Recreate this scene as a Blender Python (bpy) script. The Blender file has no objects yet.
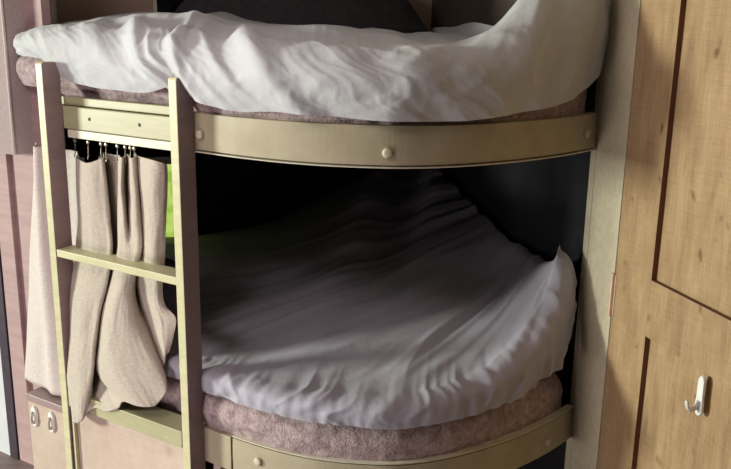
import bpy, bmesh, math, random
from mathutils import Vector, noise
random.seed(4)
scn = bpy.context.scene
COL = scn.collection
V = Vector
# ------------------------------------------------------------------ frames of reference
A = V((-.485, 2.085, 0)); LD = V((-.85, .527, 0)).normalized(); ND = V((-.527, -.85, 0)).normalized()
def LN(l, n, z): return A + LD*l + ND*n + V((0, 0, z))          # along the ladder, out of it, up
J = V((.595, 2.21, 0)); TD = V((.27, -.963, 0)).normalized(); TN = V((-.963, -.27, 0)).normalized()
def TT(t, n, z): return J + TD*t + TN*n + V((0, 0, z))          # along the door wall, out of it, up
BK = V((.244, 3.46, 0)); BD = V((-.963, -.27, 0)).normalized(); BN = V((.27, -.963, 0)).normalized()
def BB(s, n, z): return BK + BD*s + BN*n + V((0, 0, z))         # along the back wall, out of it, up

# ------------------------------------------------------------------ materials
def newmat(name, rough=.6):
    m = bpy.data.materials.new(name); m.use_nodes = True
    nt = m.node_tree; b = nt.nodes['Principled BSDF']; b.inputs['Roughness'].default_value = rough
    return m, nt, b
def lin(c): return tuple((x/255/12.92 if x/255 <= .04045 else ((x/255+.055)/1.055)**2.4) for x in c) + (1,)
def coords(nt, scale=(1, 1, 1), rot=(0, 0, 0)):
    tc = nt.nodes.new('ShaderNodeTexCoord'); mp = nt.nodes.new('ShaderNodeMapping')
    mp.inputs['Scale'].default_value = scale; mp.inputs['Rotation'].default_value = rot
    nt.links.new(tc.outputs['Object'], mp.inputs['Vector']); return mp.outputs['Vector']
def noise_tex(nt, vec, scale, detail=4, rough=.6):
    n = nt.nodes.new('ShaderNodeTexNoise'); n.inputs['Scale'].default_value = scale
    n.inputs['Detail'].default_value = detail; n.inputs['Roughness'].default_value = rough
    nt.links.new(vec, n.inputs['Vector']); return n.outputs['Fac']
def ramp(nt, fac, stops):
    r = nt.nodes.new('ShaderNodeValToRGB'); e = r.color_ramp.elements
    while len(e) < len(stops): e.new(.5)
    for k, (p, c) in enumerate(stops): e[k].position = p; e[k].color = lin(c)
    nt.links.new(fac, r.inputs['Fac']); return r.outputs['Color']
def bump(nt, b, fac, dist, strength=.5):
    n = nt.nodes.new('ShaderNodeBump'); n.inputs['Strength'].default_value = strength
    n.inputs['Distance'].default_value = dist
    nt.links.new(fac, n.inputs['Height']); nt.links.new(n.outputs['Normal'], b.inputs['Normal'])
def mottled(name, c1, c2, scale=20, sc=(1, 1, 1), rough=.6, bd=0, bs=.5, lo=.35, hi=.65, fine=None, rot=(0, 0, 0)):
    m, nt, b = newmat(name, rough); v = coords(nt, sc, rot); f = noise_tex(nt, v, scale)
    nt.links.new(ramp(nt, f, [(lo, c1), (hi, c2)]), b.inputs['Base Color'])
    if bd:
        g = noise_tex(nt, coords(nt, sc), fine or scale*3, 3); bump(nt, b, g, bd, bs)
    return m
M = {}
M['face'] = mottled('mauve_laminate_and_shade', (146, 124, 126), (156, 134, 134), 9, (1, 1, 6), .42, .0004, .3, fine=120)
M['paint'] = mottled('khaki_laminate', (188, 186, 148), (200, 198, 160), 9, (1, 1, 6), .42, .0004, .3, fine=120)
M['ledger'] = mottled('khaki_board', (160, 158, 124), (170, 168, 134), 9, (1, 1, 6), .42, .0004, .3, fine=120)
M['trim'] = mottled('pale_edge_trim', (205, 200, 180), (216, 212, 196), 30, rough=.35)
M['padded'] = mottled('padded_rail_vinyl', (158, 150, 124), (170, 162, 136), 14, rough=.55, bd=.0006, bs=.3, fine=260)
M['cap'] = mottled('screw_cap_plastic', (190, 180, 158), (198, 188, 166), 40, rough=.4)
M['hole'] = mottled('dark_hole', (20, 16, 16), (28, 22, 20), 40)
M['fleece'] = mottled('mauve_fleece', (142, 123, 126), (184, 165, 166), 60, rough=.95, bd=.004, bs=.9, fine=170)
M['metal'] = mottled('dull_metal', (150, 140, 128), (176, 166, 150), 80, rough=.35); M['metal'].node_tree.nodes['Principled BSDF'].inputs['Metallic'].default_value = .8
M['white'] = mottled('white_plastic', (226, 226, 222), (234, 234, 230), 30, rough=.35)
M['copper'] = mottled('coppery_metal', (198, 172, 146), (212, 188, 162), 60, rough=.4); M['copper'].node_tree.nodes['Principled BSDF'].inputs['Metallic'].default_value = .3
M['gasket'] = mottled('dark_rubber', (42, 26, 44), (54, 36, 56), 30, rough=.6)
M['pale'] = mottled('pale_wall', (196, 200, 206), (208, 210, 216), 6, rough=.7)
M['jamb'] = mottled('jamb_laminate', (184, 176, 150), (196, 188, 162), 60, (1, 1, 1), .6, .0004, .4, fine=300)
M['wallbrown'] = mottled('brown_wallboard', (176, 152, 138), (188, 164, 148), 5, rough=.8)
M['walldark'] = mottled('dark_navy_wall_and_shade', (17, 17, 24), (24, 24, 32), 5, rough=.9)
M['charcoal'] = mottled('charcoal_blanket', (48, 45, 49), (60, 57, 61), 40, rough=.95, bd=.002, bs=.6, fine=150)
M['wallbrown_shaded'] = mottled('shaded_brown_wallboard', (74, 64, 58), (84, 72, 66), 5, rough=.85)  # darker copy of the brown wall, shade put into its colour
M['slate'] = mottled('slate_cotton', (74, 70, 84), (90, 86, 100), 40, rough=.9, bd=.002, bs=.4, fine=150)
M['walltan'] = mottled('mauve_tan_side_board', (164, 138, 138), (178, 150, 150), 5, (1, 1, 8), .7)
M['ceil'] = mottled('ceiling_board', (200, 196, 188), (208, 204, 196), 4, rough=.9)
M['floor'] = mottled('vinyl_floor', (118, 104, 104), (138, 122, 120), 7, (1, 6, 1), .5)
M['edge'] = mottled('dark_edge_band', (92, 50, 34), (108, 62, 42), 20, rough=.6)
M['glass'] = mottled('dark_glass', (8, 10, 18), (12, 14, 24), 5, rough=.12)

def sheet_mat(name, c1, c2):
    m, nt, b = newmat(name, .85)
    v = coords(nt); f = noise_tex(nt, v, 7, 3)
    nt.links.new(ramp(nt, f, [(.3, c1), (.7, c2)]), b.inputs['Base Color'])
    g = noise_tex(nt, v, 38, 5, .6); bump(nt, b, g, .005, .35)
    b.inputs['Sheen Weight'].default_value = .15
    return m
M['sheet_up'] = sheet_mat('off_white_sheet', (180, 184, 188), (190, 193, 196))
M['sheet_lo'] = sheet_mat('lilac_grey_sheet', (158, 157, 170), (170, 169, 181))
def linen(name, base, dark):
    m, nt, b = newmat(name, .9)
    v = coords(nt, (1, 1, .35)); w = coords(nt, (.4, .4, 1.6))
    f1 = noise_tex(nt, v, 380, 2); f2 = noise_tex(nt, w, 330, 2)
    mx = nt.nodes.new('ShaderNodeMath'); mx.operation = 'ADD'
    nt.links.new(f1, mx.inputs[0]); nt.links.new(f2, mx.inputs[1])
    hf = nt.nodes.new('ShaderNodeMath'); hf.operation = 'MULTIPLY'; hf.inputs[1].default_value = .5
    nt.links.new(mx.outputs[0], hf.inputs[0])
    nt.links.new(ramp(nt, hf.outputs[0], [(.30, dark), (.52, base), (.7, tuple(min(255, c+8) for c in base))]), b.inputs['Base Color'])
    bump(nt, b, hf.outputs[0], .0012, .6)
    tr = b.inputs.get('Subsurface Weight')
    return m
M['linen'] = linen('cream_linen', (184, 175, 163), (156, 144, 134))
M['linen2'] = linen('grey_cream_linen', (206, 196, 192), (176, 164, 160))
M['valance'] = linen('mauve_grey_linen', (172, 156, 156), (150, 134, 136))
def wood(name, c1, c2, c3, gs=(1, 1, 1), scale=5, seed=0.):
    m, nt, b = newmat(name, .5)
    tc = nt.nodes.new('ShaderNodeTexCoord')
    def mp(s):
        q = nt.nodes.new('ShaderNodeMapping'); q.inputs['Scale'].default_value = s; q.inputs['Location'].default_value = (seed, seed*.3, seed)
        nt.links.new(tc.outputs['Object'], q.inputs['Vector']); return q.outputs['Vector']
    big = noise_tex(nt, mp((gs[0]*5, gs[1]*5, gs[2]*1.0)), scale, 5, .55)
    fine = noise_tex(nt, mp((gs[0]*40, gs[1]*40, gs[2]*2.5)), scale, 4, .7)
    cross = noise_tex(nt, mp((3, 3, 90)), scale, 3, .6)
    kn = noise_tex(nt, mp((4, 4, 3)), scale, 2, .5)
    col = ramp(nt, big, [(.3, c1), (.5, c2), (.72, c3)])
    def mul(col, fac, lo, hi, a, bb):
        r = ramp(nt, fac, [(a, lo), (bb, hi)])
        x = nt.nodes.new('ShaderNodeMix'); x.data_type = 'RGBA'; x.blend_type = 'MULTIPLY'; x.inputs[0].default_value = 1
        nt.links.new(col, x.inputs[6]); nt.links.new(r, x.inputs[7]); return x.outputs[2]
    col = mul(col, fine, (234, 228, 222) if gs[0] == 1 else (246, 243, 240), (255, 255, 255), .35, .6)
    col = mul(col, cross, (242, 239, 234) if gs[0] == 1 else (250, 249, 247), (255, 255, 255), .4, .6)
    col = mul(col, kn, (176, 152, 132) if gs[0] == 1 else (236, 224, 214), (255, 255, 255), .24, .34)
    nt.links.new(col, b.inputs['Base Color']); bump(nt, b, fine, .0005, .3)
    return m
M['wood'] = wood('knotty_door_veneer', (150, 124, 92), (170, 144, 108), (184, 158, 122))
M['plywood'] = wood('pinkish_veneer', (188, 170, 158), (196, 180, 166), (202, 188, 174), (.3, .3, 3), 2, 3.)
m, nt, b = newmat('daylit_window', .5)
v = coords(nt, (1, 1, 1)); f = noise_tex(nt, v, 14, 3)
nt.links.new(ramp(nt, f, [(.4, (150, 196, 60)), (.6, (206, 232, 120))]), b.inputs['Emission Color'])
b.inputs['Emission Strength'].default_value = .8; b.inputs['Base Color'].default_value = (.1, .12, .05, 1)
M['daylit'] = m

# ------------------------------------------------------------------ building helpers
def obj(name, bm, mat, parent=None, origin=None, smooth=False, bevel=0, sub=0, props=None, solid=0):
    me = bpy.data.meshes.new(name)
    bmesh.ops.recalc_face_normals(bm, faces=bm.faces) if not props or not props.get('_keep') else None
    org = V(origin) if origin is not None else V((0, 0, 0))
    for vtx in bm.verts: vtx.co -= org
    bm.to_mesh(me); bm.free()
    mats = mat if isinstance(mat, (list, tuple)) else [mat]
    for q in mats: me.materials.append(M[q])
    for p in me.polygons: p.use_smooth = smooth
    o = bpy.data.objects.new(name, me); COL.objects.link(o)
    if parent is not None:
        o.parent = parent; o.location = org - parent.location
    else: o.location = org
    if solid:
        s = o.modifiers.new('thickness', 'SOLIDIFY'); s.thickness = solid; s.offset = 0
    if bevel:
        s = o.modifiers.new('bevel', 'BEVEL'); s.width = bevel; s.segments = 2; s.limit_method = 'ANGLE'
    if sub:
        s = o.modifiers.new('sub', 'SUBSURF'); s.levels = sub; s.render_levels = sub
    return o
def tag(o, label, cat, group=None):
    o['label'] = label; o['category'] = cat
    if group: o['group'] = group
    return o
def thing(name, loc, label, cat, group=None):
    o = bpy.data.objects.new(name, None); COL.objects.link(o); o.location = loc
    o.empty_display_size = .05
    return tag(o, label, cat, group)
def struct(o): o['kind'] = 'structure'; return o
def add_hex(bm, pts):                      # 4 bottom points then 4 top points
    v = [bm.verts.new(p) for p in pts]
    for f in ((0, 3, 2, 1), (4, 5, 6, 7), (0, 1, 5, 4), (1, 2, 6, 5), (2, 3, 7, 6), (3, 0, 4, 7)):
        bm.faces.new([v[i] for i in f])
    return v
def box_in(F, a0, a1, n0, n1, z0, z1, bm=None):
    bm = bm or bmesh.new()
    add_hex(bm, [F(a0, n0, z0), F(a1, n0, z0), F(a1, n1, z0), F(a0, n1, z0), F(a0, n0, z1), F(a1, n0, z1), F(a1, n1, z1), F(a0, n1, z1)])
    return bm
def prism(pts, z0, z1, bm=None):
    bm = bm or bmesh.new(); n = len(pts)
    b = [bm.verts.new((p[0], p[1], z0)) for p in pts]; t = [bm.verts.new((p[0], p[1], z1)) for p in pts]
    bm.faces.new(b[::-1]); bm.faces.new(t)
    for i in range(n): bm.faces.new([b[i], b[(i+1) % n], t[(i+1) % n], t[i]])
    return bm
def tube(bm, pts, r, seg=8, caps=True):
    rings = []; n = len(pts); up = V((0, 0, 1)); prev = None
    for i, p in enumerate(pts):
        d = (V(pts[min(i+1, n-1)]) - V(pts[max(i-1, 0)])).normalized()
        if prev is None:
            a = d.cross(up if abs(d.z) < .9 else V((1, 0, 0))).normalized()
        else: a = (prev - d*prev.dot(d)).normalized()
        prev = a; c = d.cross(a)
        rr = r[i] if isinstance(r, (list, tuple)) else r
        rings.append([bm.verts.new(V(p) + (a*math.cos(2*math.pi*k/seg) + c*math.sin(2*math.pi*k/seg))*rr) for k in range(seg)])
    for i in range(n-1):
        for k in range(seg): bm.faces.new([rings[i][k], rings[i][(k+1) % seg], rings[i+1][(k+1) % seg], rings[i+1][k]])
    if caps: bm.faces.new(rings[0][::-1]); bm.faces.new(rings[-1])
def lathe(bm, c, axis, prof, seg=20):      # prof: (radius, height along the axis)
    axis = V(axis).normalized(); a = axis.cross(V((0, 0, 1)) if abs(axis.z) < .9 else V((1, 0, 0))).normalized(); b2 = axis.cross(a)
    rings = [[bm.verts.new(V(c) + axis*h + (a*math.cos(2*math.pi*k/seg) + b2*math.sin(2*math.pi*k/seg))*max(r, 1e-5)) for k in range(seg)] for r, h in prof]
    for i in range(len(rings)-1):
        for k in range(seg): bm.faces.new([rings[i][k], rings[i][(k+1) % seg], rings[i+1][(k+1) % seg], rings[i+1][k]])
    bm.faces.new(rings[0][::-1]); bm.faces.new(rings[-1])
def cr(tab, x):                            # smooth (Catmull-Rom) lookup in a table of equal-length rows, x in 0..len-1
    n = len(tab); i = min(int(x), n-2); f = x - i
    p0, p1, p2, p3 = tab[max(i-1, 0)], tab[i], tab[i+1], tab[min(i+2, n-1)]
    return [.5*((2*b) + (-a+c)*f + (2*a-5*b+4*c-d)*f*f + (-a+3*b-3*c+d)*f**3) for a, b, c, d in zip(p0, p1, p2, p3)]
def grid(bm, rows):
    vs = [[bm.verts.new(p) for p in r] for r in rows]
    for i in range(len(vs)-1):
        for j in range(len(vs[0])-1): bm.faces.new([vs[i][j], vs[i][j+1], vs[i+1][j+1], vs[i+1][j]])
    return vs
def nz(x, y, z=0.): return noise.noise(V((x, y, z)))
def ridge(v, w=.5): return 1 - min(1, abs(v)/w)
def sst(a, b, x):
    x = min(1, max(0, (x-a)/(b-a))); return x*x*(3-2*x)

# ------------------------------------------------------------------ room shell
bm = bmesh.new(); add_hex(bm, [(-2.2, -.6, -.04), (1.6, -.6, -.04), (1.6, 3.9, -.04), (-2.2, 3.9, -.04), (-2.2, -.6, 0), (1.6, -.6, 0), (1.6, 3.9, 0), (-2.2, 3.9, 0)])
struct(obj('floor', bm, 'floor'))
bm = bmesh.new(); add_hex(bm, [(-2.2, -.6, 2.05), (1.6, -.6, 2.05), (1.6, 3.9, 2.05), (-2.2, 3.9, 2.05), (-2.2, -.6, 2.09), (1.6, -.6, 2.09), (1.6, 3.9, 2.09), (-2.2, 3.9, 2.09)])
struct(obj('ceiling', bm, 'ceil'))
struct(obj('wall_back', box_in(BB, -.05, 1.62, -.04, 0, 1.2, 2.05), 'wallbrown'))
# lower back wall with a real window opening
W0, W1, WZ0, WZ1 = .985, 1.13, .60, .96
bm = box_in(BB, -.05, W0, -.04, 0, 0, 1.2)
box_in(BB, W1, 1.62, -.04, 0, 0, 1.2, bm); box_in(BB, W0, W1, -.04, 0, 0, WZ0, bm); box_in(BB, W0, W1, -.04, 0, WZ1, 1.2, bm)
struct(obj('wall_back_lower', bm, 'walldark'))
bm = bmesh.new(); fr = .018
for a in ((W0-.01, W0+fr, WZ0, WZ1), (W1-fr, W1+.01, WZ0, WZ1), (W0, W1, WZ0-.01, WZ0+fr), (W0, W1, WZ1-fr, WZ1+.01)):
    box_in(BB, a[0], a[1], -.03, .012, a[2], a[3], bm)
w = struct(obj('window_1', bm, 'white', origin=BB(W0, 0, WZ0)))
obj('pane', box_in(BB, W0+fr, W1-fr, -.024, -.018, WZ0+fr, WZ1-fr), 'daylit', w)
# right wall of the bunk alcove (continues the door wall towards the back)
struct(obj('wall_right', box_in(TT, -1.32, -.013, -.03, 0, 1.2, 2.05), 'wallbrown_shaded'))
struct(obj('wall_right_lower', box_in(TT, -1.32, -.013, -.03, 0, 0, 1.2), 'walldark'))  # wall painted dark to stand in for the shade inside the lower bunk
# jamb, door, hinge
struct(obj('trim_1', box_in(TT, -.012, .014, -.03, .004, 0, 2.05), 'jamb', bevel=.002))
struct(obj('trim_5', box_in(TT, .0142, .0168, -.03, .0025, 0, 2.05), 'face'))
struct(obj('trim_2', box_in(TT, .017, .152, -.03, .004, 0, 2.05), 'jamb', bevel=.001))
D0, D1, S0 = .156, .86, .308
bm = box_in(TT, D0, D1, -.030, -.010, .02, 2.03)
door = struct(obj('door_1', bm, 'wood', origin=TT(D0, 0, 0)))
def framepart(name, a0, a1, z0, z1):
    bm = box_in(TT, a0, a1, -.010, .004, z0, z1)
    bm.faces.ensure_lookup_table()
    for f in bm.faces:
        f.normal_update()
    o = obj(name, bm, ['wood', 'edge'], door)
    for p in o.data.polygons:
        if abs(V(p.normal).dot(TN)) < .5: p.material_index = 1
    return o
framepart('stile', D0, S0, .02, 2.03); framepart('stile', D1-.14, D1, .02, 2.03)
framepart('door_rail', S0, D1-.14, .767, .907); framepart('door_rail', S0, D1-.14, .02, .17); framepart('door_rail', S0, D1-.14, 1.88, 2.03)
h = bmesh.new(); tube(h, [TT(.153, .008, .765), TT(.153, .008, .878)], .0055, 12)
box_in(TT, .142, .164, .0035, .0055, .768, .875, h)
for z in (.79, .82, .85): tube(h, [TT(.153, .008, z-.0008), TT(.153, .008, z+.0008)], .0062, 12)
obj('hinge', h, 'copper', door)
# adhesive hook on the door
hk = thing('adhesive_hook', TT(.53, .004, .666), 'white adhesive plastic hook stuck on the wooden door', 'hook')
pts = []
for k in range(24):
    a = 2*math.pi*k/24; cx, cz = math.cos(a), math.sin(a)
    hw = .0125 if cz < 0 else .0105
    pts.append((max(-1, min(1, cx*1.35))*hw, .714 + (abs(cz)**.75)*math.copysign(1, cz)*.048))
bm = bmesh.new(); b1 = [bm.verts.new(TT(.53+x, .0045, z)) for x, z in pts]; t1 = [bm.verts.new(TT(.53+x*.9, .0105, .714+(z-.714)*.95)) for x, z in pts]
bm.faces.new(b1[::-1]); bm.faces.new(t1)
for k in range(24): bm.faces.new([b1[k], b1[(k+1) % 24], t1[(k+1) % 24], t1[k]])
obj('backing_plate', bm, 'white', hk, bevel=.001)
bm = bmesh.new(); path = [(.008, .702), (.013, .691), (.020, .684), (.029, .683), (.036, .690), (.039, .701), (.040, .706)]
tube(bm, [TT(.53, n, z) for n, z in path], [.006, .0055, .005, .0048, .0046, .0044, .0036], 10)
obj('prong', bm, 'white', hk, smooth=True)
# left side: boards beside the bed
struct(obj('trim_3', box_in(LN, .800, .873, -.14, -.10, 0, 2.05), 'walltan', bevel=.002))
struct(obj('trim_4', box_in(LN, .874, .918, -.14, -.095, 0, 2.05), 'gasket', bevel=.002))
struct(obj('wall_left', box_in(LN, .919, 1.35, -.14, -.10, 0, 2.05), 'pale'))
c0 = LN(.800, -.14, 0); c1 = BB(1.60, 0, 0); d = (c1-c0).normalized(); nn = V((-d.y, d.x, 0))*.03
struct(obj('wall_left_alcove', prism([c0, c1, c1+nn, c0+nn], 0, 2.05), 'wallbrown'))

struct(obj('filler_board', box_in(LN, .60, .7995, -.145, -.115, 0, 2.05), 'walltan'))  # filler board added to close a light leak into the alcove
# ------------------------------------------------------------------ ladder
lad = thing('bunk_ladder', LN(.17, .03, 0), 'khaki painted wooden ladder fixed to the front of both bunks', 'ladder')
for l0, l1, top in ((.392, .418, 1.367), (-.083, -.057, 1.352)):
    bm = bmesh.new(); r = .02
    prof = [(.001, 0), (.058, 0), (.058, top-.006), (.056, top-.001), (.052, top), (.001, top)]
    a = [bm.verts.new(LN(l0, n, z)) for n, z in prof]; b2 = [bm.verts.new(LN(l1, n, z)) for n, z in prof]
    bm.faces.new(a); bm.faces.new(b2[::-1])
    for k in range(6): bm.faces.new([a[k], b2[k], b2[(k+1) % 6], a[(k+1) % 6]])
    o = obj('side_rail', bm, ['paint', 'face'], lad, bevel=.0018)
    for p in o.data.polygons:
        if abs(V(p.normal).dot(LD)) > .9: p.material_index = 1  # shade on the wide post sides is painted in as darker mauve
for z in (.842, .03):
    obj('rung', box_in(LN, -.057, .392, -.004 if z > .5 else .002, .056, z, z+.021), 'paint', lad, bevel=.002)

# ------------------------------------------------------------------ bunk frames
FR = [(-.455, 2.066), (-.40, 2.033), (-.30, 1.968), (-.20, 1.915), (-.10, 1.880), (0, 1.864), (.09, 1.864), (.19, 1.890), (.30, 1.945), (.40, 2.013), (.50, 2.098), (.592, 2.196)]
def front(u):                              # u 0..1 along the curved rail
    return V(cr(FR, u*(len(FR)-1)) + [0])
def front_n(u):
    d = front(min(1, u+.01)) - front(max(0, u-.01)); return V((d.y, -d.x, 0)).normalized()
def band(z0, z1, n0, n1, u0=0, u1=1, seg=70, bulge=0):
    bm = bmesh.new(); rows = []
    prof = [(n0, z0), (n1, z0+.002), (n1+bulge*.7, z0+(z1-z0)*.25), (n1+bulge, (z0+z1)/2), (n1+bulge*.7, z0+(z1-z0)*.75), (n1, z1-.002), (n0, z1)]
    for i in range(seg+1):
        u = u0+(u1-u0)*i/seg; p = front(u); nn = front_n(u)
        rows.append([bm.verts.new(p + nn*n + V((0, 0, z))) for n, z in prof])
    k = len(prof)
    for i in range(seg):
        for j in range(k): bm.faces.new([rows[i][j], rows[i][(j+1) % k], rows[i+1][(j+1) % k], rows[i+1][j]])
    bm.faces.new(rows[0]); bm.faces.new(rows[-1][::-1]); return bm
def u_of_x(x):
    return min((abs(front(i/400).x - x), i/400) for i in range(401))[1]
def cap(parent, u, z, r=.0115):
    bm = bmesh.new(); p = front(u) + V((0, 0, z)); n = front_n(u)
    lathe(bm, p, n, [(r, -.004), (r, .0045), (r*.93, .0075), (r*.75, .0092), (r*.4, .0098), (.0005, .0099)], 20)
    obj('screw_cap', bm, 'cap', parent, smooth=True)
def deck(z0, z1, l_end, inset=.02):
    pts = [front(i/40) - front_n(i/40)*inset for i in range(41)]
    poly = [LN(l_end, -.02, 0)] + [p for p in pts] + [TT(-.03, .01, 0), TT(-1.29, .01, 0), BB(1.50 if l_end > .4 else 1.3, .01, 0)]
    return prism([(p.x, p.y) for p in poly], z0, z1)
# upper bunk
ub = thing('bunk_bed', LN(0, -.1, 1.18), 'upper bunk bed frame with curved khaki front rail', 'bunk bed', 'the two bunk beds')
obj('curved_rail', band(1.176, 1.268, -.018, 0, 0, 1, bulge=.001), 'padded', ub, smooth=False, bevel=.001)
obj('edge_trim', band(1.170, 1.1755, -.018, .003), 'trim', ub)
for x, z in ((-.398, 1.216), (.045, 1.206), (.553, 1.219)): cap(ub, u_of_x(x), z)
bm = box_in(LN, -.02, .44, -.018, 0, 1.190, 1.250)
o = obj('straight_rail', bm, 'ledger', ub, bevel=.002)
for l in (.290, .105):
    bm = bmesh.new(); lathe(bm, LN(l, 0, 1.222), ND, [(.0048, -.001), (.0048, .0008), (.003, .001), (.0005, .0004)], 12)
    obj('screw_hole', bm, 'hole', ub)
obj('top_strip', box_in(LN, -.02, .44, -.03, -.012, 1.252, 1.274), 'ledger', ub, bevel=.002)
obj('deck_board', deck(1.19, 1.24, .47), 'walldark', ub)  # coloured dark to cut light bounced off its underside
# lower bunk
lb = thing('bunk_bed', LN(0, -.1, .36), 'lower bunk bed frame with ledge and curved khaki front rail', 'bunk bed', 'the two bunk beds')
ux = u_of_x(-.335)
obj('curved_rail', band(.345, .440, -.018, 0, ux, 1, bulge=.001), 'padded', lb, bevel=.001)
obj('rail_end_wrap', band(.342, .443, -.02, .004, 0, ux-.002, 14), 'padded', lb, bevel=.0015)
obj('edge_trim', band(.4405, .4465, -.018, .001, ux, 1), 'trim', lb)
for x, z in ((-.262, .398), (.500, .385)): cap(lb, u_of_x(x), z)
obj('straight_rail', box_in(LN, -.054, .388, -.014, .057, .396, .443), 'ledger', lb, bevel=.0015)
bm = bmesh.new(); lathe(bm, LN(.0, .057, .412), ND, [(.003, -.001), (.003, .0006), (.0005, .0003)], 10); obj('screw_hole', bm, 'cap', lb)
obj('deck_board', deck(.36, .41, .372), 'paint', lb)
# base panels beneath
base = thing('under_bunk_cabinet', LN(.17, 0, 0), 'pinkish wood veneer base panel under the lower bunk behind the ladder', 'cabinet')
obj('veneer_panel', box_in(LN, -.05, .378, -.016, .040, .0, .394), 'plywood', base)
obj('edge_strip', box_in(LN, .3795, .3865, -.016, .051, .0, .394), 'paint', base)
obj('edge_strip', box_in(LN, -.125, -.10, -.03, -.010, 0, .34), 'plywood', base)
# side cabinet left of the ladder
cab = thing('side_cabinet', LN(.6, -.1, 0), 'low pinkish wood cabinet left of the ladder below the pale curtain', 'cabinet')
obj('cabinet_body', box_in(LN, .43, .686, -.30, -.02, 0, .305), 'plywood', cab, bevel=.001)
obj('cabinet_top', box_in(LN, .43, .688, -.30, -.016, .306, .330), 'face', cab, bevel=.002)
for k, (l, z) in enumerate(((.653, .259), (.571, .262))):
    c = thing('adhesive_clip', LN(l, -.02, z), ('white plastic clip on the side cabinet, nearer the wall trim' if k == 0 else 'white plastic clip on the side cabinet, nearer the ladder'), 'clip', 'clips on the side cabinet')
    bm = bmesh.new(); q = []
    for i in range(20):
        a = 2*math.pi*i/20; q.append((math.cos(a)*.0145, math.copysign(abs(math.sin(a))**.6, math.sin(a))*.036))
    b1 = [bm.verts.new(LN(l+x, -.0195, z+y)) for x, y in q]; t1 = [bm.verts.new(LN(l+x*.85, -.012, z+y*.93)) for x, y in q]
    bm.faces.new(b1[::-1]); bm.faces.new(t1)
    for i in range(20): bm.faces.new([b1[i], b1[(i+1) % 20], t1[(i+1) % 20], t1[i]])
    obj('backing_plate', bm, 'white', c, bevel=.0015)
    bm = bmesh.new(); tube(bm, [LN(l, -.011, z+.018), LN(l, -.006, z+.010), LN(l, -.004, z-.006), LN(l, -.006, z-.016), LN(l, -.011, z-.020)], .0042, 8)
    obj('clip_arm', bm, 'cap', c, smooth=True)

# ------------------------------------------------------------------ curtain track, hooks, curtain between ladder posts
ct = tag(obj('curtain_track', box_in(LN, -.05, .378, -.014, .002, 1.167, 1.1885), 'trim', bevel=.001), 'narrow white curtain track under the upper bunk rail', 'curtain track')
cur = thing('curtain', LN(.2, -.01, .5), 'cream linen curtain bunched between the ladder posts, hanging from small hooks', 'curtain')
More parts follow.
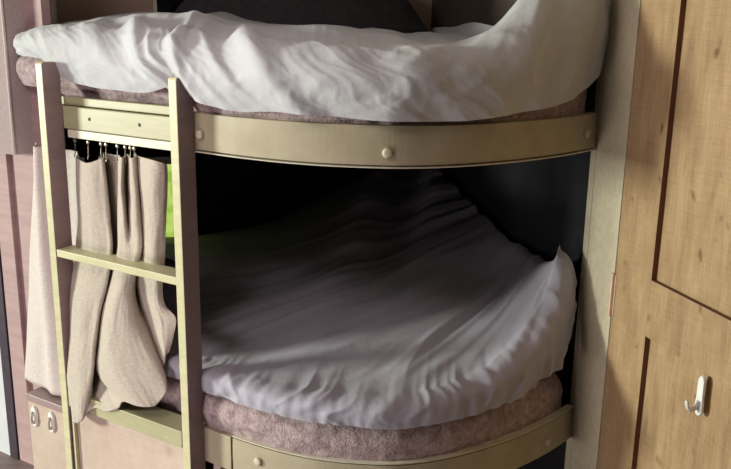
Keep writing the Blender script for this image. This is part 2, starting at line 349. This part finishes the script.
# fold lines, each from top to hem: (l, n, z)
FL = [
 [(0.382, -0.050, 1.103), (0.391, -0.050, 1.012), (0.383, -0.050, 0.927), (0.383, -0.050, 0.839), (0.410, -0.050, 0.729), (0.436, -0.050, 0.632), (0.445, -0.050, 0.535), (0.447, -0.050, 0.439), (0.431, -0.050, 0.410)],
 [(0.365, -0.010, 1.113), (0.369, -0.008, 1.021), (0.368, -0.004, 0.938), (0.380, 0.000, 0.850), (0.397, 0.012, 0.748), (0.405, 0.020, 0.659), (0.406, 0.030, 0.571), (0.401, 0.042, 0.484), (0.354, 0.072, 0.374)],
 [(0.303, 0.010, 1.106), (0.296, 0.015, 1.034), (0.296, 0.015, 0.952), (0.296, 0.015, 0.867), (0.320, 0.030, 0.767), (0.326, 0.045, 0.683), (0.332, 0.055, 0.596), (0.336, 0.065, 0.508), (0.318, 0.088, 0.376)],
 [(0.260, 0.006, 1.118), (0.255, 0.010, 1.038), (0.250, 0.010, 0.957), (0.246, 0.010, 0.874), (0.265, 0.028, 0.777), (0.283, 0.040, 0.690), (0.289, 0.052, 0.605), (0.293, 0.062, 0.518), (0.300, 0.085, 0.386)],
 [(0.250, -0.006, 1.125), (0.244, -0.004, 1.037), (0.236, -0.002, 0.957), (0.230, 0.000, 0.875), (0.245, 0.015, 0.777), (0.263, 0.030, 0.691), (0.275, 0.040, 0.604), (0.283, 0.050, 0.516), (0.299, 0.070, 0.401)],
 [(0.304, -0.050, 1.128), (0.316, -0.060, 1.019), (0.316, -0.060, 0.934), (0.315, -0.060, 0.847), (0.332, -0.045, 0.745), (0.347, -0.030, 0.656), (0.356, -0.020, 0.566), (0.349, 0.000, 0.481), (0.270, 0.062, 0.424)],
 [(0.265, -0.040, 1.127), (0.279, -0.045, 1.026), (0.282, -0.045, 0.942), (0.286, -0.045, 0.856), (0.301, -0.030, 0.755), (0.316, -0.015, 0.667), (0.321, -0.005, 0.579), (0.311, 0.010, 0.494), (0.220, 0.066, 0.430)],
 [(0.232, -0.035, 1.128), (0.234, -0.030, 1.034), (0.237, -0.030, 0.951), (0.248, -0.030, 0.865), (0.273, -0.020, 0.762), (0.298, -0.010, 0.672), (0.311, 0.000, 0.583), (0.288, 0.015, 0.502), (0.171, 0.066, 0.453)],
 [(0.199, -0.012, 1.135), (0.202, -0.005, 1.042), (0.200, 0.000, 0.962), (0.210, 0.000, 0.878), (0.236, 0.012, 0.778), (0.264, 0.022, 0.689), (0.279, 0.030, 0.600), (0.267, 0.040, 0.516), (0.151, 0.062, 0.475)],
 [(0.166, 0.008, 1.133), (0.165, 0.015, 1.050), (0.163, 0.015, 0.970), (0.174, 0.012, 0.887), (0.187, 0.030, 0.791), (0.201, 0.045, 0.709), (0.212, 0.055, 0.623), (0.192, 0.062, 0.543), (0.095, 0.064, 0.479)],
 [(0.189, -0.030, 1.136), (0.196, -0.030, 1.039), (0.176, -0.010, 0.964), (0.149, 0.010, 0.890), (0.160, 0.030, 0.796), (0.169, 0.042, 0.714), (0.167, 0.050, 0.632), (0.136, 0.055, 0.554), (0.059, 0.055, 0.482)],
 [(0.135, 0.006, 1.136), (0.128, 0.012, 1.054), (0.123, 0.015, 0.976), (0.124, 0.012, 0.895), (0.149, 0.020, 0.796), (0.144, 0.030, 0.716), (0.122, 0.035, 0.637), (0.087, 0.038, 0.561), (0.044, 0.040, 0.491)],
 [(0.134, -0.010, 1.139), (0.125, -0.006, 1.052), (0.119, -0.002, 0.973), (0.119, 0.000, 0.893), (0.151, 0.004, 0.791), (0.138, 0.008, 0.711), (0.094, 0.012, 0.636), (0.044, 0.014, 0.562), (0.029, 0.020, 0.531)],
 [(0.175, -0.045, 1.141), (0.179, -0.050, 1.051), (0.181, -0.050, 0.969), (0.184, -0.050, 0.871), (0.191, -0.040, 0.787), (0.176, -0.030, 0.735), (0.144, -0.025, 0.685), (0.120, -0.020, 0.619), (0.100, -0.010, 0.537)],
 [(0.129, -0.012, 1.139), (0.128, -0.010, 1.064), (0.130, -0.010, 0.984), (0.133, -0.010, 0.888), (0.156, -0.015, 0.800), (0.148, -0.015, 0.744), (0.129, -0.018, 0.690), (0.118, -0.018, 0.620), (0.110, -0.018, 0.573)],
 [(0.054, 0.012, 1.140), (0.055, 0.015, 1.076), (0.063, 0.012, 0.997), (0.071, 0.010, 0.903), (0.094, 0.000, 0.815), (0.091, 0.000, 0.760), (0.069, 0.002, 0.709), (0.061, 0.000, 0.639), (0.065, -0.004, 0.577)],
 [(0.025, 0.004, 1.134), (0.028, 0.004, 1.078), (0.038, 0.002, 0.999), (0.053, 0.000, 0.903), (0.068, 0.000, 0.819), (0.071, -0.002, 0.763), (0.052, -0.002, 0.711), (0.047, -0.004, 0.641), (0.057, -0.008, 0.606)],
 [(0.028, -0.012, 1.127), (0.031, -0.012, 1.062), (0.038, -0.012, 0.996), (0.047, -0.012, 0.902), (0.064, -0.012, 0.803), (0.056, -0.012, 0.749), (0.018, -0.012, 0.721), (0.028, -0.012, 0.671), (0.049, -0.012, 0.618)],
]
rows = []; NU, NV = 250, 110
for i in range(NU+1):
    x = (len(FL)-1)*i/NU; row = []
    for j in range(NV+1):
        y = 8*j/NV
        cols = [cr(f, y) for f in FL]
        l, n, z = cr(cols, x)
        n += .0030*nz(x*.9, z*9, 3) + .0012*nz(x*3, z*22, 7)
        l += .002*nz(x*1.2, z*10, 9)
        sc = 0
        row.append(LN(min(l, .3885), n, z))
    rows.append(row)
bm = bmesh.new(); grid(bm, rows)
cl = obj('curtain_cloth', bm, 'linen', cur, smooth=True, solid=.003)
hooks = [(.364, 0), (.312, .3), (.262, -.4), (.243, .5), (.200, 0), (.171, .4), (.152, -.3), (.138, .2)]
for l, tw in hooks:
    bm = bmesh.new(); n0 = -.009
    lathe(bm, LN(l, n0, 1.158), ND, [(.0055, -.002), (.0055, .002), (.003, .0028), (.0005, .0028)], 12)      # glider
    tube(bm, [LN(l, n0, 1.168), LN(l, n0, 1.160)], .0022, 6)
    pp = [LN(l, n0, 1.153), LN(l, n0+.001, 1.140), LN(l, n0+.002, 1.128)]
    for k in range(7):
        a = math.pi*k/6; pp.append(LN(l - .007*tw*2*(1-math.cos(a))/2, n0+.002+.004*math.sin(a), 1.122-.009*math.sin(a)+.004*(k > 3)))
    tube(bm, pp, .0012, 6)
    obj('curtain_hook', bm, 'metal', cur, smooth=True)
# eyelets along the hem that the hooks pass through
for l, n, z in ((.355, -.008, 1.112), (.236, -.036, 1.108), (.129, -.012, 1.122)):
    bm = bmesh.new(); tube(bm, [LN(l+.006*math.cos(a*math.pi/8), n, z+.006*math.sin(a*math.pi/8)) for a in range(17)], .0016, 6, False)
    obj('eyelet', bm, 'metal', cur, smooth=True)

# pale curtain left of the ladder
rows = []
for i in range(81):
    a = i/80; row = []
    for j in range(61):
        z = 1.12 + (.340-1.12)*j/60
        l = .40 + a*(.235 + .175*(1.09-z)) + .012*nz(a*2, z*2, 4)*a
        fold = .030*math.exp(-((a-.62-.25*(z-.75))/.12)**2) + .018*math.exp(-((a-.3)/.1)**2) - .02*a
        n = -.075 + fold*1.0 + .010*math.sin(a*9+z*1.2) + .003*nz(a*6, z*7, 2)
        row.append(LN(l, n + .020, z))
    rows.append(row)
bm = bmesh.new(); grid(bm, rows)
tag(obj('curtain', bm, 'linen2', smooth=True, solid=.003, origin=LN(.6, -.1, .345)), 'flat pale curtain hanging at the far left behind the ladder, above the low cabinet', 'curtain')
# fabric covered valance box, upper left
vp = [LN(.640, -.085, 0), V((-1.045, 2.50, 0)), V((-1.16, 2.56, 0)), V((-1.19, 2.70, 0)), V((-.99, 2.72, 0)), V((-.945, 2.64, 0))]
vp = [V((-1.045, 2.50, 0)), V((-1.155, 2.545, 0)), V((-1.20, 2.62, 0)), V((-.955, 2.68, 0)), V((-.935, 2.60, 0))]
bm = bmesh.new(); N = len(vp); lev = [(1.085, .0), (1.078, .004), (1.10, 0), (1.3, .003), (1.6, .001), (2.045, 0)]
cen = sum(vp, V())/N; rings = []
for k, (z, g) in enumerate(lev):
    rings.append([bm.verts.new(cen + (p-cen)*(1+g*3) + V((0, 0, z))) for p in vp])
for k in range(len(lev)-1):
    for i in range(N): bm.faces.new([rings[k][i], rings[k][(i+1) % N], rings[k+1][(i+1) % N], rings[k+1][i]])
bm.faces.new(rings[0][::-1]); bm.faces.new(rings[-1])
va = tag(obj('window_valance', bm, 'valance', bevel=.008, origin=(cen.x, cen.y, 1.08)), 'mauve grey fabric covered valance box at the top left beside the bed', 'valance')
bm = bmesh.new(); tube(bm, [V((-1.045, 2.497, z)) for z in (1.083, 1.3, 1.6, 2.04)], .0045, 8)
obj('piping', bm, 'linen2', va, smooth=True)

# ------------------------------------------------------------------ mattresses and sheets
def surf(tab, NS, NT, face, wr, tf=.3, drop=0):
    """tab rows: fx, fy, zbot, ztop, zback, out, qx, qy ; returns grid rows of points"""
    P = [[cr(tab, (len(tab)-1)*i/NS) for i in range(NS+1)]][0]
    rows = []; arc = 0
    for i in range(NS+1):
        c = P[i]; a = P[max(i-1, 0)]; b = P[min(i+1, NS)]
        t = V((b[0]-a[0], b[1]-a[1], 0)).normalized(); n = V((t.y, -t.x, 0))
        if i: arc += (V((c[0], c[1], 0)) - V((a[0], a[1], 0))).length
        f = V((c[0], c[1], 0)); q = V((c[6], c[7], 0)); zb, zt, zk, out = c[2], c[3], c[4], c[5]
        row = []
        for j in range(NT+1):
            s = j/NT
            if s < tf:
                e = s/tf
                o_, z_ = face(e, zb, zt, out)
                p = f + n*o_; z = z_
                nrm = (n*math.cos(e*1.5) + V((0, 0, 1))*math.sin(e*1.5))
                d = 0.
            else:
                e = (s-tf)/(1-tf); o_, z_ = face(1, zb, zt, out)
                s0 = f + n*o_; p = s0.lerp(q, e)
                z = zt + (zk-zt)*((.5*e**2 + .5*sst(0, 1, e)) if not drop else sst(0, drop, e)); nrm = V((0, 0, 1)); d = e
            w = wr(arc, s/tf if s < tf else 1.0, d, p, i/NS)
            row.append(V((p.x, p.y, z)) + nrm*w)
        rows.append(row)
    return rows
def face_round(e, zb, zt, out):
    zm = zb + (zt-zb)*.45
    if e < .4:
        k = e/.4; st = out*.35+.002; return (st + (out-st)*math.sin(k*math.pi/2), zb + (zm-zb)*k)
    k = (e-.4)/.6*math.pi/2
    return (out - .085*(1-math.cos(k)), zm + (zt-zm)*math.sin(k))

def l2(l, n): p = LN(l, n, 0); return (p.x, p.y)
# ---- lower bunk
LT = [  # fx, fy, zbot, ztop, zback, out, qx, qy
 l2(.375, -.20) + (0.533, .60, .66, .01, -1.06, 3.06),
 l2(.36, -.06) + (0.533, .60, .66, .01, -.94, 3.09),
 l2(.28, -.035) + (0.533, .60, .66, .01, -.80, 3.13),
 l2(.14, -.03) + (0.538, .60, .67, .01, -.58, 3.19),
 l2(.0, -.025) + (0.543, .60, .70, .01, -.38, 3.25),
 (-.40, 2.033, 0.548, .605, .76, .008, -.20, 3.30),
 (-.30, 1.968, 0.548, .608, .83, .014, -.05, 3.34),
 (-.20, 1.915, 0.548, .610, .90, .020, .06, 3.37),
 (-.10, 1.880, 0.548, .612, .88, .022, .15, 3.40),
 (0, 1.864, 0.546, .615, .90, .022, .22, 3.40),
 (.09, 1.864, 0.544, .618, .92, .022, .268, 3.28),
 (.19, 1.890, 0.548, .625, 0.89, .020, .310, 3.12),
 (.30, 1.945, 0.554, .640, 0.86, .014, .362, 2.95),
 (.39, 2.005, 0.566, .670, 0.83, .008, .412, 2.77),
 (.46, 2.065, 0.588, .725, 0.81, .004, .463, 2.60),
 (.515, 2.120, .600, .800, 0.80, .003, .510, 2.44),
 (.545, 2.165, .650, .860, 0.80, .003, .545, 2.32),
 (.560, 2.200, .700, .885, 0.80, .003, .565, 2.25),
]
def wr_lower(arc, fe, d, p, s):
    w = 0.
    k = 1 - 2.3*abs(nz(arc*17 + 1.0*nz(arc*6, fe*1.5), fe*.5, 2.))
    k2 = nz(arc*46, fe*1.2, 5.)
    amp = .0098*(.45+1.3*abs(nz(arc*5, 3.3)))
    if fe < 1: w += amp*k + .0045*k2*(1-.4*fe)
    else: w += (amp*k + .0027*k2)*math.exp(-d*24)
    if fe >= 1:
        th = math.atan2(3.05-p.y, .98-p.x); r = math.hypot(3.05-p.y, .98-p.x)
        q = th + .05*nz(r*2.2, th*3, 1.)
        f1 = 1 - 2.4*abs(nz(q*7.5, r*.9, 8.)); f2 = 1 - 2.4*abs(nz(q*21, r*1.3, 4.))
        on = sst(0, .10, d)
        w += (.017*max(-.3, f1) + .0060*max(-.5, f2)*(.4+abs(nz(q*3, r*2, 5.))*1.6))*on
        w += .008*nz(p.x*4, p.y*4, 1.)*on
    if s > .66:
        q = arc*8 - fe*1.6 - d*4 + nz(arc*4, fe*2, 6)
        w += sst(.66, .78, s)*(.012*(1-abs(nz(q*.8, fe*.8, 3.))*2.6))*(1-sst(0, .4, d))
    return w
def face_tight(e, zb, zt, out):
    zm = zb + (zt-zb)*.60
    if e < .55:
        k = e/.55; st = out*.35+.002; return (st + (out-st)*math.sin(k*math.pi/2), zb + (zm-zb)*k)
    k = (e-.55)/.45*math.pi/2
    return (out - .045*(1-math.cos(k)), zm + (zt-zm)*math.sin(k))
bm = bmesh.new(); grid(bm, surf(LT, 420, 160, face_tight, wr_lower, .26))
tag(obj('fitted_sheet', bm, 'sheet_lo', smooth=True, origin=(0, 2.5, .6)), 'rumpled lilac grey fitted sheet with gathered edge on the lower bunk', 'bed sheet')
MT = [  # mauve mattress below the sheet
 l2(.375, -.20) + (.415, .55, .55, -0.008, -.90, 2.95),
 l2(.362, -.05) + (.415, .55, .55, -0.008, -.85, 2.97),
 l2(.28, -.025) + (.415, .55, .55, -0.008, -.75, 3.0),
 l2(.14, -.022) + (.415, .55, .55, -0.008, -.65, 3.03),
 l2(.0, -.020) + (.415, .56, .56, -0.006, -.55, 3.07),
 (-.40, 2.027, .432, .555, .56, 0.004, -.45, 3.1),
 (-.30, 1.964, .432, .555, .56, 0.004, -.35, 3.13),
 (-.20, 1.910, .430, .550, .56, 0.002, -.25, 3.16),
 (-.10, 1.876, .430, .550, .56, 0.000, -.15, 3.19),
 (0, 1.862, .430, .552, .56, -0.002, -.05, 3.2),
 (.09, 1.862, .430, .552, .56, -0.002, .02, 3.2),
 (.19, 1.890, .430, .555, .56, -0.004, .08, 3.2),
 (.30, 1.946, .430, .560, .57, -0.006, .12, 3.2),
 (.40, 2.016, .430, .568, .58, -0.010, .16, 3.2),
 (.50, 2.100, .430, .560, .60, -0.014, .20, 3.1),
 (.575, 2.195, .430, .540, .60, -0.018, .26, 3.0),
]
def face_slab(e, zb, zt, out):
    k = e*math.pi/2
    return (-.018 + (out+.018)*min(1, e*2.2) - .05*max(0, e-.5)**2*4*.6, zb + (zt-zb)*e)
def wr_fleece(arc, fe, d, p, s):
    return (.006*nz(arc*9, fe*2, 11) + .0045*nz(arc*28, fe*4, 12))*(1 if fe < 1 else 0)
bm = bmesh.new(); grid(bm, surf(MT, 260, 50, face_slab, wr_fleece, .5))
tag(obj('mattress', bm, 'fleece', smooth=True, origin=(0, 2.5, .45)), 'mauve fleecy mattress under the sheet on the lower bunk', 'mattress')

# ---- upper bunk
UT = [  # fx, fy, zbot, ztop, zback, out, qx, qy
 (-1.04, 2.62, 1.38, 1.430, 1.44, .010, -1.10, 3.00),
 (-.975, 2.45, 1.375, 1.445, 1.45, .020, -1.02, 3.03),
 l2(.470, -.03) + (1.365, 1.455, 1.46, .030, -.93, 3.06),
 l2(.390, -.02) + (1.325, 1.462, 1.47, .032, -.83, 3.09),
 l2(.290, -.02) + (1.308, 1.460, 1.48, .032, -.74, 3.11),
 l2(.170, -.02) + (1.304, 1.462, 1.49, .034, -.66, 3.13),
 l2(.06, -.012) + (1.306, 1.462, 1.49, .044, -.57, 3.16),
 l2(-.03, .004) + (1.325, 1.458, 1.49, .055, -.48, 3.19),
 (-.40, 2.028, 1.302, 1.452, 1.47, .038, -.40, 3.22),
 (-.30, 1.964, 1.282, 1.448, 1.46, .032, -.32, 3.24),
 (-.20, 1.912, 1.287, 1.442, 1.46, .030, -.24, 3.26),
 (-.10, 1.878, 1.286, 1.432, 1.46, .030, -.16, 3.29),
 (0, 1.862, 1.280, 1.425, 1.45, .030, -.08, 3.31),
 (.09, 1.862, 1.278, 1.425, 1.45, .030, .0, 3.33),
 (.19, 1.888, 1.277, 1.432, 1.43, .030, .06, 3.35),
 (.28, 1.932, 1.283, 1.452, 1.435, .030, .11, 3.37),
 (.36, 1.985, 1.288, 1.505, 1.43, .028, .15, 3.38),
 (.44, 2.045, 1.300, 1.590, 1.43, .020, .18, 3.38),
 (.51, 2.108, 1.320, 1.670, 1.43, .018, .21, 3.36),
 (.560, 2.160, 1.360, 1.710, 1.45, .018, .24, 3.25),
 (.582, 2.195, 1.400, 1.730, 1.47, .022, .27, 3.10),
]
UN = len(UT)-1
def wr_upper(arc, fe, d, p, s):
    x = s*UN; w = 0.
    on = 1 if fe < 1 else math.exp(-d*7)
    # big diagonal folds of the drape over the ladder
    def fold(c0, c1, wd, a):
        cc = c0 + (c1-c0)*(fe if fe < 1 else 1+d*.8); return a*math.exp(-((x-cc)/wd)**2)*on
    w += fold(7.3, 4.9, .30, .020) - fold(6.6, 4.3, .34, .012) + fold(8.3, 7.0, .26, .014) - fold(7.8, 6.4, .30, .014)
    w += fold(10.6, 8.9, .34, .016) - fold(9.8, 8.3, .32, .010) - fold(11.3, 9.7, .4, .007) + fold(5.6, 3.6, .3, .009)
    w += fold(12.6, 13.4, .5, .007) - fold(13.4, 14.4, .5, .006) + fold(14.6, 17.0, .5, .006) - fold(15.9, 17.8, .6, .010)
    w += fold(17.0, 18.8, .4, .008) - fold(18.0, 19.2, .3, .007)
    # creases near the hem, leaning, in uneven bunches
    q = arc*19 + fe*2.6 + 1.3*nz(arc*6, fe*2, 1)
    hem = (1-sst(.30, .95, fe)) if fe < 1 else 0
    bunch = max(0, nz(arc*4.3, 9., 2.)*2.2+.25)
    w += .0065*max(-.2, 1-abs(nz(q, fe*.6, 4))*3.2)*hem*bunch
    w += .0060*max(-.3, 1-abs(nz(arc*9 + fe*2.2, fe*1.0, 7))*3.0)*on
    w += .0030*nz(arc*18-fe*5, fe*4, 14)*on
    w += .0016*max(0, 1-abs(nz(arc*26+fe*6+2*nz(arc*5, fe*3), fe*2, 17))*4.5)*(on if fe >= 1 else 1)
    if fe >= 1:
        w += (.016*nz(p.x*3.2+1, p.y*3.0, 2) + .008*(1-2.2*abs(nz(p.x*5+p.y*4, p.y*3, 6))))*sst(0, .25, d)
    return w
bm = bmesh.new(); grid(bm, surf(UT, 420, 160, face_round, wr_upper, .40, .22))
tag(obj('fitted_sheet', bm, 'sheet_up', smooth=True, origin=(0, 2.5, 1.4)), 'crumpled off-white sheet draped over the upper bunk and ladder top', 'bed sheet')
UM = [
 (-1.075, 2.66, 1.285, 1.375, 1.38, -0.012, -1.05, 2.9),
 (-1.020, 2.50, 1.285, 1.385, 1.38, 0.000, -1.0, 2.92),
 l2(.500, -.03) + (1.285, 1.385, 1.38, 0.006, -.9, 2.95),
 l2(.400, -.035) + (1.262, 1.375, 1.38, 0.002, -.8, 2.98),
 l2(.290, -.032) + (1.258, 1.370, 1.38, 0.000, -.7, 3.0),
 l2(.170, -.030) + (1.258, 1.370, 1.38, 0.000, -.6, 3.02),
 l2(.06, -.030) + (1.258, 1.370, 1.38, 0.000, -.5, 3.04),
 (-.40, 2.025, 1.262, 1.36, 1.38, -0.004, -.4, 3.07),
 (-.30, 1.962, 1.262, 1.36, 1.38, -0.004, -.3, 3.1),
 (-.20, 1.910, 1.262, 1.36, 1.38, -0.002, -.2, 3.12),
 (-.10, 1.876, 1.262, 1.35, 1.38, -0.002, -.1, 3.15),
 (0, 1.860, 1.262, 1.35, 1.38, -0.004, 0, 3.17),
 (.09, 1.860, 1.262, 1.35, 1.38, -0.004, .05, 3.19),
 (.19, 1.888, 1.262, 1.35, 1.38, -0.006, .1, 3.2),
 (.30, 1.944, 1.262, 1.355, 1.38, -0.008, .13, 3.2),
 (.40, 2.014, 1.262, 1.36, 1.38, -0.010, .16, 3.2),
 (.50, 2.098, 1.262, 1.36, 1.39, -0.014, .2, 3.1),
 (.575, 2.192, 1.262, 1.36, 1.39, -0.018, .26, 3.0),
]
bm = bmesh.new(); grid(bm, surf(UM, 260, 50, face_slab, wr_fleece, .5))
tag(obj('mattress', bm, 'fleece', smooth=True, origin=(0, 2.5, 1.3)), 'mauve fleecy mattress under the sheet on the upper bunk', 'mattress')
# (dark cloth bundle on the lower bunk behind the curtain, added to block light)
rows = []
for i in range(33):
    row = []
    for j in range(64):
        ph = math.pi*(i/32-.5); a = 2*math.pi*j/64
        e = lambda v, k: math.copysign(abs(v)**k, v)
        cx, sx = e(math.cos(a), .5), e(math.sin(a), .5)
        l = .245 + .115*cx*math.cos(ph)**.7; dep = -.165 + .075*sx*math.cos(ph)**.7; z = .705 + .105*e(math.sin(ph), .8)
        row.append(LN(l, dep + .008*nz(l*12, z*12), z + .012*nz(l*9, dep*20, 3)))
    row.append(row[0].copy()); rows.append(row)
bm = bmesh.new(); grid(bm, rows); bmesh.ops.remove_doubles(bm, verts=bm.verts, dist=1e-4)
tag(obj('light_block_cloth', bm, 'slate', smooth=True, origin=LN(.245, -.165, .6)), 'dark slate cloth bundle on the lower bunk behind the bunched curtain, added to block light', 'light_block_cloth')
# dark framed window on the upper back wall and charcoal blanket heap
def heap(cx, cy, rx, ry, z0, h, ang, name, mat, label, cat, seed):
    ca, sa = math.cos(ang), math.sin(ang); rows = []
    for i in range(49):
        row = []
        for j in range(97):
            r = i/48; a = 2*math.pi*j/96
            x, y = r*rx*math.cos(a), r*ry*math.sin(a)
            z = z0 + h*(1-r**2.6)*(1+.25*nz(x*6+seed, y*6)) + .012*nz(x*15, y*15+seed, 3)
            row.append(V((cx+x*ca-y*sa, cy+x*sa+y*ca, z)))
        rows.append(row)
    bm = bmesh.new(); grid(bm, rows); bmesh.ops.remove_doubles(bm, verts=bm.verts, dist=1e-5)
    return tag(obj(name, bm, mat, smooth=True, origin=(cx, cy, z0), solid=.004), label, cat)
heap(-.235, 3.08, .47, .17, 1.44, .26, .28, 'blanket', 'charcoal', 'charcoal grey blanket heaped at the back of the upper bunk', 'blanket', 3.)
w0, w1 = .60, 1.052
bm = bmesh.new()
for a in ((w0-.02, w0, 1.49, 1.86), (w1, w1+.012, 1.49, 1.86), (w0-.02, w1+.012, 1.478, 1.49), (w0-.02, w1+.012, 1.86, 1.875)):
    box_in(BB, a[0], a[1], .0, .02, a[2], a[3], bm)
w = struct(obj('window_2', bm, 'trim', origin=BB(w0, 0, 1.49)))
obj('pane', box_in(BB, w0, w1, .001, .008, 1.49, 1.86), 'glass', w)

# ------------------------------------------------------------------ camera
f_px = 850.0; pitch = 14.479; roll = 1.0095
cam = bpy.data.cameras.new('camera'); co = bpy.data.objects.new('camera', cam); COL.objects.link(co)
cam.sensor_fit = 'HORIZONTAL'; cam.sensor_width = 36; cam.lens = f_px*36/731; cam.clip_start = .01
from mathutils import Matrix
R = Matrix.Rotation(math.radians(90-pitch), 4, 'X') @ Matrix.Rotation(math.radians(roll), 4, 'Z')
co.matrix_world = Matrix.Translation((0, 0, 1.5)) @ R
scn.camera = co

# ------------------------------------------------------------------ light
def area(name, loc, target, sx, sy, power, color):
    l = bpy.data.lights.new(name, 'AREA'); l.shape = 'RECTANGLE'; l.size = sx; l.size_y = sy; l.energy = power; l.color = color
    o = bpy.data.objects.new(name, l); COL.objects.link(o); o.location = loc
    o.rotation_euler = (V(target)-V(loc)).to_track_quat('-Z', 'Y').to_euler(); return o
area('daylight_left', (-7.0, 1.2, 1.56), (.2, 1.95, 1.1), 1.1, .9, 530, (.97, 1, .86))
area('overhead_fill', (-.9, 1.30, 2.0), (0, 1.95, .9), .6, .4, 10, (1, .82, .82))  # added overhead fill lamp, no such source in the room
area('low_fill', (-1.3, .9, .22), (0, 1.9, .75), .7, .4, 11, (1, .87, .86))  # added low lamp, brightens rail and mattress fronts like light off the floor
wd = bpy.data.worlds.new('world'); scn.world = wd; wd.use_nodes = True
bg = wd.node_tree.nodes['Background']; bg.inputs['Color'].default_value = (.62, .50, .56, 1); bg.inputs['Strength'].default_value = .035
scn.view_settings.view_transform = 'Standard'; scn.view_settings.look = 'None'; scn.view_settings.gamma = 1; scn.view_settings.exposure = 0
scn.view_settings.use_curve_mapping = False
